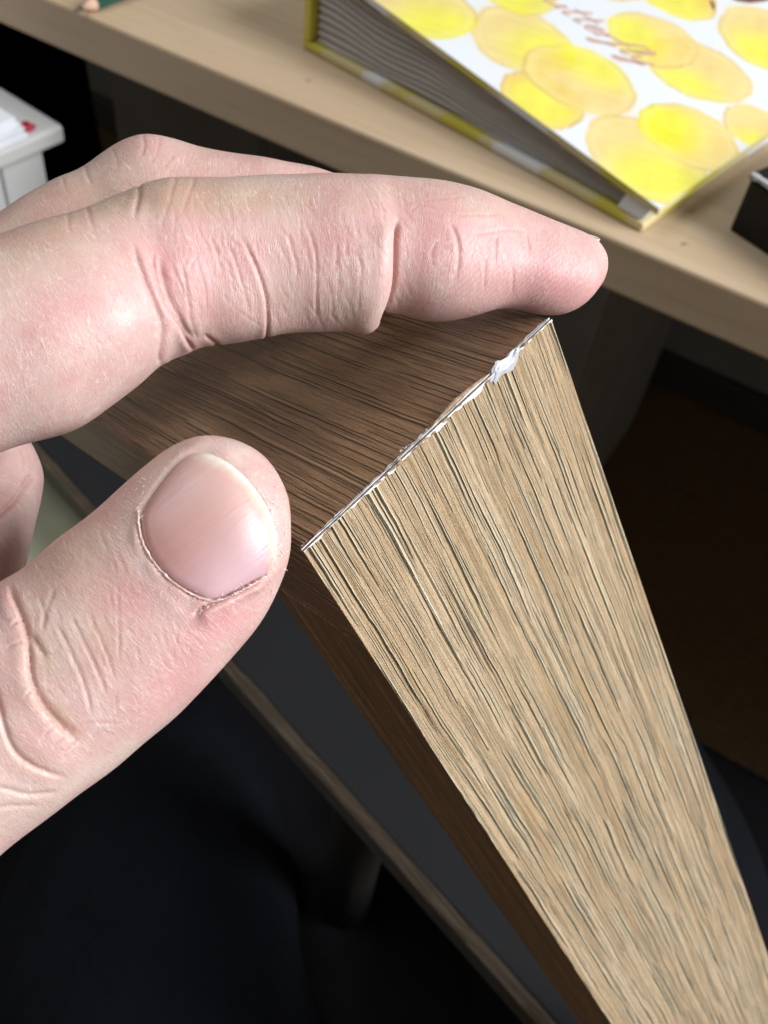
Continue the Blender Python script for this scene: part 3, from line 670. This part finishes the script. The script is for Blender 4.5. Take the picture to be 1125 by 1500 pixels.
crease(1, [(104, 900), (118, 930), (134, 962), (152, 1005), (156, 1020)], 3.2, .20, .55)
crease(1, [(128, 895), (150, 940), (170, 998)], 3.0, .14, .55)
crease(1, [(172, 850), (173, 890), (175, 930), (174, 968)], 2.6, .10, .7)
crease(1, [(60, 880), (66, 900), (64, 925)], 3.5, .16, .5)
crease(1, [(82, 860), (70, 890), (62, 925)], 3.5, .12, .5)
crease(1, [(120, 1060), (150, 1058), (180, 1060)], 2.6, .10, .6); crease(1, [(128, 1085), (150, 1070), (170, 1078)], 2.6, .08, .6)
crease(1, [(18, 920), (35, 905)], 2.2, .28, .6); crease(1, [(12, 950), (38, 940)], 2.2, .28, .6); crease(1, [(38, 1020), (48, 1010)], 2.2, .28, .6); crease(1, [(62, 1078), (80, 1062)], 2.4, .28, .6); crease(1, [(76, 1092), (98, 1078)], 2.4, .28, .6); crease(1, [(92, 1100), (112, 1086)], 2.4, .28, .6)
bulge(1, (10, 985), 32, 90, -.35, .45); bulge(1, (60, 1090), 50, 22, .6, .35); bulge(1, (130, 960), 70, 60, .8, .25); bulge(1, (250, 960), 60, 45, -.7, .2)
# middle finger knuckle and the curled finger
crease(2, [(210, 200), (212, 214), (205, 235)], 3.5, .14, .5, 0, 0, .4, .2); crease(2, [(125, 246), (128, 258), (138, 275)], 3.5, .14, .5, 0, 0, .4, .2); crease(2, [(92, 262), (96, 276), (104, 290)], 3, .08, .5, 0, 0, .4)
crease(2, [(165, 220), (172, 236), (172, 256)], 3, .07, .5, 0, 0, .4); crease(2, [(235, 205), (228, 228), (215, 250)], 3, .06, .5, 0, 0, .4); crease(2, [(255, 226), (240, 246)], 3, .1, .6)
crease(3, [(-20, 765), (0, 752), (18, 738), (32, 718), (44, 700)], 6, .55, .5, 0, .1, 0, .4); crease(3, [(30, 655), (36, 672), (33, 690)], 3, .15, .5)

# nail bed of the thumb: outline in picture pixels -> pressed-in bed with raised fold round it
NAIL = [(205, 752), (207, 782), (216, 806), (231, 829), (250, 848), (272, 863), (293, 873), (307, 879), (324, 876), (352, 862), (378, 848), (398, 834), (408, 814), (410, 788), (402, 760), (388, 731), (366, 702), (342, 680), (318, 666), (296, 660), (278, 664), (260, 677), (243, 697), (226, 720)]
nail = np.array(NAIL, float)
for _ in range(1): nail = np.stack([nail*.75+np.roll(nail, -1, 0)*.25, nail*.25+np.roll(nail, -1, 0)*.75], 1).reshape(-1, 2)
def inside(p, poly):
    x, y = p[:, 0], p[:, 1]; r_ = np.zeros(len(p), bool); j = len(poly)-1
    for i in range(len(poly)):
        a, b = poly[i], poly[j]; c = ((a[1] > y) != (b[1] > y)) & (x < (b[0]-a[0])*(y-a[1])/(b[1]-a[1]+1e-12)+a[0]); r_ ^= c; j = i
    return r_
dN, parN, _ = pdist(np.vstack([nail, nail[:1]])); inN = inside(pix, nail); m = vis & (fin == 1) & (face > .05)
sdN = np.where(inN, -dN, dN)
# the free edge (upper right) has no fold over it
fold = np.zeros(nv); angN = np.arctan2(pix[:, 1]-770, pix[:, 0]-310)           # 0 = right, +pi/2 = below
fold = 1-np.exp(-((angN+.55)/.75)**2)
disp[m] += (-.42*np.clip(-sdN/5, 0, 1)-.20*np.exp(-(sdN/4)**2)*fold+.20*np.exp(-((sdN-9)/8)**2)*fold*(.6+.4*np.sin(pix[:, 0]*.11+pix[:, 1]*.07)))[m]/1000
red[m] = np.maximum(red[m], (np.exp(-((sdN-4)/7)**2)*fold*.35)[m])
crease(1, [(282, 905), (292, 892), (310, 883), (338, 870), (365, 856), (384, 845)], 4.2, .75, .7, .3, .15, .15, 1.0)
bulge(1, (305, 905), 16, 12, -.4, .35); bulge(1, (330, 890), 22, 12, -.5, .25); bulge(1, (250, 880), 40, 14, .75, .15)

# many short fine creases
for k in range(210):
    f_ = 0 if k < 130 else 1
    if f_ == 0: x = rng.uniform(225, 600); y = rng.uniform(290, 470); a = rng.normal(1.25, .28); L_ = rng.uniform(18, 60)
    else: u_ = rng.uniform(0, 1); v_ = rng.uniform(-1, 1); x = 40+190*u_+70*v_; y = 985-130*u_+95*v_; a = rng.normal(1.15, .3); L_ = rng.uniform(15, 50)
    if f_ == 1 and (x-305)**2+(y-770)**2 < 130**2: continue
    dx, dy = math.cos(a)*L_/2, math.sin(a)*L_/2
    crease(f_, [(x-dx, y-dy), (x+rng.normal(0, 2.5), y), (x+dx, y+dy)], rng.uniform(2.2, 3.0), rng.uniform(.03, .085), .6, 0, .3, .3, .12)
# tiny unevenness of flesh
for k in range(26):
    kv = rng.normal(0, 1, 3); kv *= rng.uniform(350, 1400)/np.linalg.norm(kv); disp += .012/1000*np.sin(co @ kv+rng.uniform(0, 6.3))
co2 = co+nr*disp[:, None]
hm.vertices.foreach_set('co', (co2 @ RW.T+O).ravel()); hm.update()
def attr(name, typ, data, key): a = hm.attributes.new(name, typ, 'POINT'); a.data.foreach_set(key, np.ascontiguousarray(data, float).ravel())
attr('along', 'FLOAT_VECTOR', np.stack([fs*1000, ft*1000, fin*37.0], 1), 'vector')
# skin tint: pink pads, ruddy folds, yellowish knuckles; shade painted on upper sides, thumb folds
def blob(c, rx, ry, a=0):
    ca, sa = math.cos(a), math.sin(a); q = pix-np.array(c); x = (q[:, 0]*ca+q[:, 1]*sa)/rx; y = (-q[:, 0]*sa+q[:, 1]*ca)/ry; return np.exp(-(x*x+y*y))
pink = .9*blob((800, 410), 90, 50, .2)+.45*blob((640, 350), 70, 60)+.5*blob((120, 450), 90, 60, -.4)+.45*blob((330, 390), 110, 50)+.3*blob((240, 420), 30, 70)+.3*blob((480, 350), 80, 50)
pink += .75*blob((310, 915), 45, 22, -.5)+.5*blob((195, 880), 30, 30)+.35*blob((30, 1090), 60, 40)+.3*blob((360, 880), 50, 30, -.8)+.4*blob((250, 1000), 80, 30, -.7)+.3*blob((170, 730), 80, 35, -.6)
yel = .6*blob((330, 292), 260, 32)+.5*blob((640, 285), 120, 22, .15)+.6*blob((60, 380), 120, 50, -.4)+.6*blob((320, 285), 120, 25)+.5*blob((150, 930), 70, 50, .5)+.5*blob((100, 850), 60, 30, -.6)+.6*blob((100, 300), 160, 50, -.4)+.4*blob((300, 235), 150, 30)+.7*blob((110, 800), 110, 40, -.66)+.5*blob((215, 690), 70, 30, -.7)+.4*blob((170, 860), 40, 40)+.3*blob((30, 1000), 40, 80)+.9*blob((62, 955), 18, 45, -.4)+.9*blob((88, 1050), 50, 16, .75)+.8*blob((30, 1108), 40, 16, .7)
attr('tint', 'FLOAT_VECTOR', np.stack([np.clip(pink, 0, 1)*(fin != 2), np.clip(yel, 0, 1), red], 1), 'vector')
attr('pad', 'FLOAT', np.clip(blob((690, 420), 70, 45)+blob((800, 420), 80, 50, .2), 0, 1)*(fin == 0), 'value')
hm.polygons.foreach_set('use_smooth', [True]*len(hm.polygons)); hm.name = 'hand'

def skin():
    t = NT('skin'); a = t.n('ShaderNodeAttribute', attribute_name='along').outputs['Vector']; ti = t.n('ShaderNodeAttribute', attribute_name='tint').outputs['Vector']
    ts = t.n('ShaderNodeSeparateXYZ'); t.put(ts.inputs[0], ti); ob = t.obj()
    mott = t.noise(ob, 260, 4, .6); mo2 = t.noise(ob, 1500, 3, .6)
    c = t.mix(t.ramp(mott, (.35, 0), (.68, 1)), (.615, .462, .422), (.560, .352, .328))
    c = t.mix(t.math('MULTIPLY', ts.outputs[1], .85), c, (.465, .325, .225))
    c = t.mix(t.math('MULTIPLY', ts.outputs[0], .95), c, (.640, .285, .295))
    c = t.mix(t.math('MULTIPLY', ts.outputs[2], .55), c, (.430, .165, .120))
    c = t.mix(t.math('MULTIPLY', t.ramp(mo2, (.40, 1), (.58, 0)), .16), c, (.48, .24, .20))
    big = t.noise(ob, 75, 3, .6)
    c = t.mix(t.math('MULTIPLY', t.ramp(big, (.46, 0), (.62, 1)), .38), c, (.590, .310, .300)); c = t.mix(t.math('MULTIPLY', t.ramp(big, (.36, 1), (.48, 0)), .30), c, (.64, .52, .45))
    # dry pale lines mostly across the finger
    l1 = t.noise(t.map(a, (2.1, .22, 1), rot=(0, 0, .18)), 1, 2, .5, .5); l2 = t.noise(t.map(a, (2.6, .55, 1), (3, 9, 0), (0, 0, -.5)), 1, 2, .5, .4); gate = t.ramp(t.noise(t.map(a, (.22, .22, 1)), 1, 2), (.36, 0), (.56, 1))
    def ridge(n, w): return t.ramp(t.math('ABSOLUTE', t.math('SUBTRACT', n, .5)), (0, 1), (w, 0))
    dry = t.math('MULTIPLY', t.math('MAXIMUM', ridge(l1, .020), t.math('MULTIPLY', ridge(l2, .018), .7)), gate)
    c = t.mix(t.math('MULTIPLY', dry, .50), c, (.80, .68, .63))
    # skin lattice: crossing furrows, finger-print ridges on the pad
    def furrow(rot, f, z, w): return t.ramp(t.math('ABSOLUTE', t.math('SUBTRACT', t.noise(t.map(a, f, (0, 0, z), (0, 0, rot)), 1, 1.5, .5, .25), .5)), (0, 0), (w, 1))
    lat = t.math('MULTIPLY', t.math('MULTIPLY', furrow(.35, (2.3, .55, 1), 0, .08), furrow(-.55, (2.0, .60, 1), 5, .08)), furrow(1.35, (1.3, .40, 1), 9, .05))
    vo = t.n('ShaderNodeTexVoronoi', feature='DISTANCE_TO_EDGE'); t.put(vo.inputs['Vector'], t.map(a, (3.4, 2.4, 1), rot=(0, 0, .4))); vo.inputs['Scale'].default_value = 1.0
    wa = t.n('ShaderNodeTexWave'); t.put(wa.inputs['Vector'], t.map(a, (1, 1, 0), rot=(0, 0, .62))); wa.inputs['Scale'].default_value = .55; wa.inputs['Distortion'].default_value = 2.2; wa.inputs['Detail'].default_value = 1.0; wa.inputs['Detail Scale'].default_value = .35
    pad = t.n('ShaderNodeAttribute', attribute_name='pad').outputs['Fac']
    h = t.math('ADD', t.math('ADD', t.math('MULTIPLY', lat, .85), t.math('MULTIPLY', t.ramp(vo.outputs['Distance'], (0, 0), (.14, 1)), .22)), t.math('MULTIPLY', dry, .75))
    h = t.math('ADD', h, t.math('MULTIPLY', t.math('MULTIPLY', wa.outputs['Fac'], pad), .75))
    c = t.mix(t.math('MULTIPLY', t.math('MULTIPLY', wa.outputs['Fac'], pad), .16), c, (.80, .62, .58))
    rgh = t.math('ADD', t.math('MULTIPLY', mott, .20), .31)
    t.P(Base_Color=c, Roughness=rgh, Specular_IOR_Level=.40, Subsurface_Weight=.55, Subsurface_Radius=(1.0, .36, .22), Subsurface_Scale=.0011, Normal=t.bump(h, .000020))
    return t.m
m_skin = skin()
hand = padopt(link('hand', hm, m_skin)); hand['label'] = 'left hand with index finger over the wood and thumb nail towards the viewer'

# thumb nail: a curved plate lying in its bed
def nailplate():
    cen = np.array([312, 768.]); rings = 22; n = len(nail); v = []; f = []; info = []
    bv = []
    def surf(p):
        d = Vector(ray(*p)); h = smooth_bvh.ray_cast(Vector((0, 0, 0)), d.normalized()); return (np.array(h[0]), np.array(h[1])) if h[0] else (ray(*p)*.1, -ray(*p))
    for k in range(rings+1):
        s = k/rings
        for p in nail:
            q = cen+(p-cen)*s; c_, n_ = surf(q); n_ = n_ if n_ @ c_ < 0 else -n_
            h = .00012+.00042*(1-s**2.4)-.0003*max(0, s-.94)/.06
            bv.append(c_+n_*h); info.append((q[0], q[1], s))
            if k == 0: break
    for k in range(rings):
        for j in range(n):
            j2 = (j+1) % n
            if k == 0: f.append((0, 1+j, 1+j2))
            else: b0, b1 = 1+(k-1)*n, 1+k*n; f.append((b0+j, b1+j, b1+j2, b0+j2))
    # skirt gives the plate its thickness
    b = 1+(rings-1)*n; e = len(bv)
    for j in range(n): bv.append(bv[b+j]+ray(*nail[j])/np.linalg.norm(ray(*nail[j]))*.0006); info.append((nail[j][0], nail[j][1], 1.0))
    for j in range(n): f.append((b+j, e+j, e+(j+1) % n, b+(j+1) % n))
    me = bpy.data.meshes.new('thumb_nail'); me.from_pydata([tuple(W(x)) for x in bv], [], f); me.update(); me.polygons.foreach_set('use_smooth', [True]*len(me.polygons))
    info = np.array(info)
    # u: from cuticle (0) to free edge (1); w across
    ax = np.array([.78, -.62]); u = (info[:, :2]-np.array([250, 812])) @ ax/200; w = (info[:, :2]-cen) @ np.array([.62, .78])/110
    aN = np.arctan2(info[:, 1]-775, info[:, 0]-305); dfree = info[:, 2]*(1-np.clip((np.abs(aN+.62)-.80)/.55, 0, 1)**2*.35)
    a = me.attributes.new('nail', 'FLOAT_VECTOR', 'POINT'); a.data.foreach_set('vector', np.stack([u, w, dfree], 1).ravel())
    return me
def nailmat():
    t = NT('nail'); a = t.n('ShaderNodeAttribute', attribute_name='nail').outputs['Vector']; s = t.n('ShaderNodeSeparateXYZ'); t.put(s.inputs[0], a)
    st = t.noise(t.map(a, (1.0, 26, 1)), 1, 3)
    wob = t.math('MULTIPLY', t.math('SUBTRACT', t.noise(t.map(a, (6, 6, 6)), 1, 3), .5), .20)
    fe = t.math('ADD', s.outputs[2], wob)
    c = t.mix(t.ramp(s.outputs[0], (.0, 0), (.8, 1)), (.43, .215, .19), (.60, .39, .35))
    c = t.mix(t.ramp(s.outputs[1], (0, 0), (.75, 1)), c, (.56, .36, .40))
    c = t.mix(t.ramp(fe, (.74, 0), (.82, 1)), c, (.60, .47, .38)); c = t.mix(t.ramp(fe, (.83, 0), (.94, 1)), c, (.70, .66, .60))
    c = t.mix(t.math('MULTIPLY', st, .18), c, (.68, .48, .44))
    return t.P(Base_Color=c, Roughness=.38, Specular_IOR_Level=.55, Coat_Weight=.05, Coat_Roughness=.3, Subsurface_Weight=.25, Subsurface_Radius=(1, .4, .3), Subsurface_Scale=.0008, Normal=t.bump(t.math('ADD', st, t.noise(t.map(a, (9, 14, 1)), 1, 3)), .00003))
m_nail = nailmat()
def hchild(o): o.parent = hand; o.matrix_parent_inverse = hand.matrix_world.inverted(); return o
bpy.context.view_layer.update()
def hadopt(o):
    o.parent = hand; o.matrix_parent_inverse = (person.matrix_world @ hand.matrix_parent_inverse).inverted() if False else Matrix.Identity(4); return o
hadopt(link('thumb_nail', nailplate(), m_nail))
# frayed cuticle: pale dry rim along the nail fold
m_dry = plain('dry_cuticle', (.70, .57, .52), .7, .3, .15, 3000)
def cuticle(pts, w0, nm='cuticle'):
    q = smoothpts(pts, 70); v = []
    for i, p in enumerate(q):
        d = q[min(i+1, 69)]-q[max(i-1, 0)]; d /= np.linalg.norm(d); nn = np.array([-d[1], d[0]]); p = p+nn*.8*math.sin(i*1.3)*math.sin(i*.31)
        w = w0*(.35+1.1*max(0, math.sin(i*.23+w0*9)*math.sin(i*.61+1))+.35*math.sin(i*2.1))*math.sin(math.pi*min(.999, max(.001, i/69)))**.4
        for s, hh in ((-1, .00006), (-.3, .00026+.0001*math.sin(i*1.9)), (.4, .00026+.0001*math.sin(i*2.3)), (1, .00006)):
            x = p+nn*max(.28, w)*s; dv = Vector(ray(*x)); h = smooth_bvh.ray_cast(Vector((0, 0, 0)), dv.normalized()); n_ = np.array(h[1]); n_ = n_ if n_ @ np.array(h[0]) < 0 else -n_
            v.append(W(np.array(h[0])+n_*hh))
    return hadopt(mesh(nm, v, grid_faces(70, 4), m_dry, None, True))
cuticle([(204, 748), (204, 770), (208, 790), (216, 809), (231, 831), (250, 850), (272, 866), (293, 876), (308, 881), (326, 877)], 1.7)
cuticle([(298, 879), (312, 881), (330, 876), (352, 865), (375, 852), (394, 839)], 1.5)
# flakes of dry skin where the fold has split
m_fl = plain('dry_skin', (.76, .65, .60), .7, .3, .1, 3000); dv_, df_ = [], []
for k in range(170):
    cx_, cy_, sx_, sy_ = [(196, 742, 9, 14), (214, 712, 6, 14), (300, 886, 10, 7), (262, 872, 22, 9), (350, 868, 24, 7), (404, 820, 8, 14), (398, 745, 8, 26), (140, 955, 22, 40), (215, 940, 40, 20)][k % 9]
    x, y = rng.normal(cx_, sx_), rng.normal(cy_, sy_); a = rng.uniform(0, 3.1) if k % 9 < 7 else rng.normal(1.3, .25); L_ = rng.uniform(3, 8)*(1.8 if k % 9 >= 7 else 1); w = rng.uniform(.3, .6); b = len(dv_); ok = True; tmpv = []
    for qx, qy, hh in ((-L_/2, 0, .00002), (0, -w, .00008), (L_/2, 0, .00016), (0, w, .00008)):
        X_ = x+qx*math.cos(a)-qy*math.sin(a); Y_ = y+qx*math.sin(a)+qy*math.cos(a); h = smooth_bvh.ray_cast(Vector((0, 0, 0)), Vector(ray(X_, Y_)).normalized())
        if h[0] is None: ok = False; break
        n_ = np.array(h[1]); n_ = n_ if n_ @ np.array(h[0]) < 0 else -n_; tmpv.append(W(np.array(h[0])+n_*(hh+.00010)))
    if ok: dv_ += tmpv; df_.append((b, b+1, b+2, b+3))
hadopt(mesh('dry_skin_flakes', dv_, df_, m_fl))
# index nail, seen only as a pale sliver over the fingertip
sv = []
for i in range(9):
    s = i/8
    for j in range(5):
        w = (j-2)/2; p = P3(857+s*22-1.5*w*w, 342.0+s*7.0-.8*math.sin(s*3)+2*w*w, .1200+.0014*s+.003*w); sv.append(p)
sv += [p+RW @ np.array([0, .00018, .0]) for p in sv]
fcs = grid_faces(9, 5)+[tuple(i+45 for i in reversed(x)) for x in grid_faces(9, 5)]
rim_ = [j for j in range(5)]+[i*5+4 for i in range(1, 9)]+[40+j for j in (3, 2, 1, 0)]+[i*5 for i in range(7, 0, -1)]
fcs += [(rim_[i], rim_[(i+1) % len(rim_)], rim_[(i+1) % len(rim_)]+45, rim_[i]+45) for i in range(len(rim_))]
m_tip = plain('nail_tip', (.66, .58, .53), .5)
hadopt(mesh('index_nail', sv, fcs, m_tip, None, True))
# fine hairs on the back of the middle finger
m_hair = plain('pale_hair', (.30, .22, .15), .5)
hv, hf = [], []
for i in range(14):
    x, y = 62+rng.uniform(0, 45), 0; y = np.interp(x, [30, 75, 125], [300, 276, 253])+2; L_ = rng.uniform(8, 22); a = rng.uniform(-.9, -.25); d = .1245
    P_ = [P3(x+L_*s*math.cos(a), y+L_*s*math.sin(a)+4*s*s, d) for s in np.linspace(0, 1, 5)]; w = RW @ np.array([.00002, .00002, 0]); b = len(hv)
    for p in P_: hv += [p-w, p+w]
    hf += [(b+2*k, b+2*k+1, b+2*k+3, b+2*k+2) for k in range(4)]
hadopt(mesh('finger_hairs', hv, hf, m_hair))

# trousers
def cloth():
    t = NT('navy_cloth'); v = t.obj(); w = t.noise(t.map(v, (900, 900, 900)), 1, 2)
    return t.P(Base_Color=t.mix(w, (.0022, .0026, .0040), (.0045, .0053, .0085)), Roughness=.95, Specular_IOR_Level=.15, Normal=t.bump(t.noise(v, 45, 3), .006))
m_cloth = cloth()
def leg(name, st, n=40, ring=32):
    st = np.array(st, float); t = np.linspace(0, len(st)-1, n); q = np.stack([np.interp(t, np.arange(len(st)), st[:, c]) for c in range(4)], 1)
    for _ in range(4): q[1:-1] = (q[:-2]+2*q[1:-1]+q[2:])/4
    C = np.array([P3(a, b, d) for a, b, d, _ in q]); T_ = np.gradient(C, axis=0); v = []
    for i in range(n):
        tt = T_[i]/np.linalg.norm(T_[i]); u = np.cross(tt, [.1, .2, 1]); u /= np.linalg.norm(u); w = np.cross(tt, u); R_ = q[i, 3]
        for j in range(ring):
            a = 2*math.pi*j/ring; rr = R_*(1+.035*math.sin(3*a+i*.35)+.02*math.sin(7*a-i*.6)); v.append(C[i]+(u*math.cos(a)+w*math.sin(a))*rr)
    return padopt(mesh(name, v, grid_faces(n, ring, True)+[tuple(range(ring))[::-1], tuple(range((n-1)*ring, n*ring))], m_cloth, None, True))
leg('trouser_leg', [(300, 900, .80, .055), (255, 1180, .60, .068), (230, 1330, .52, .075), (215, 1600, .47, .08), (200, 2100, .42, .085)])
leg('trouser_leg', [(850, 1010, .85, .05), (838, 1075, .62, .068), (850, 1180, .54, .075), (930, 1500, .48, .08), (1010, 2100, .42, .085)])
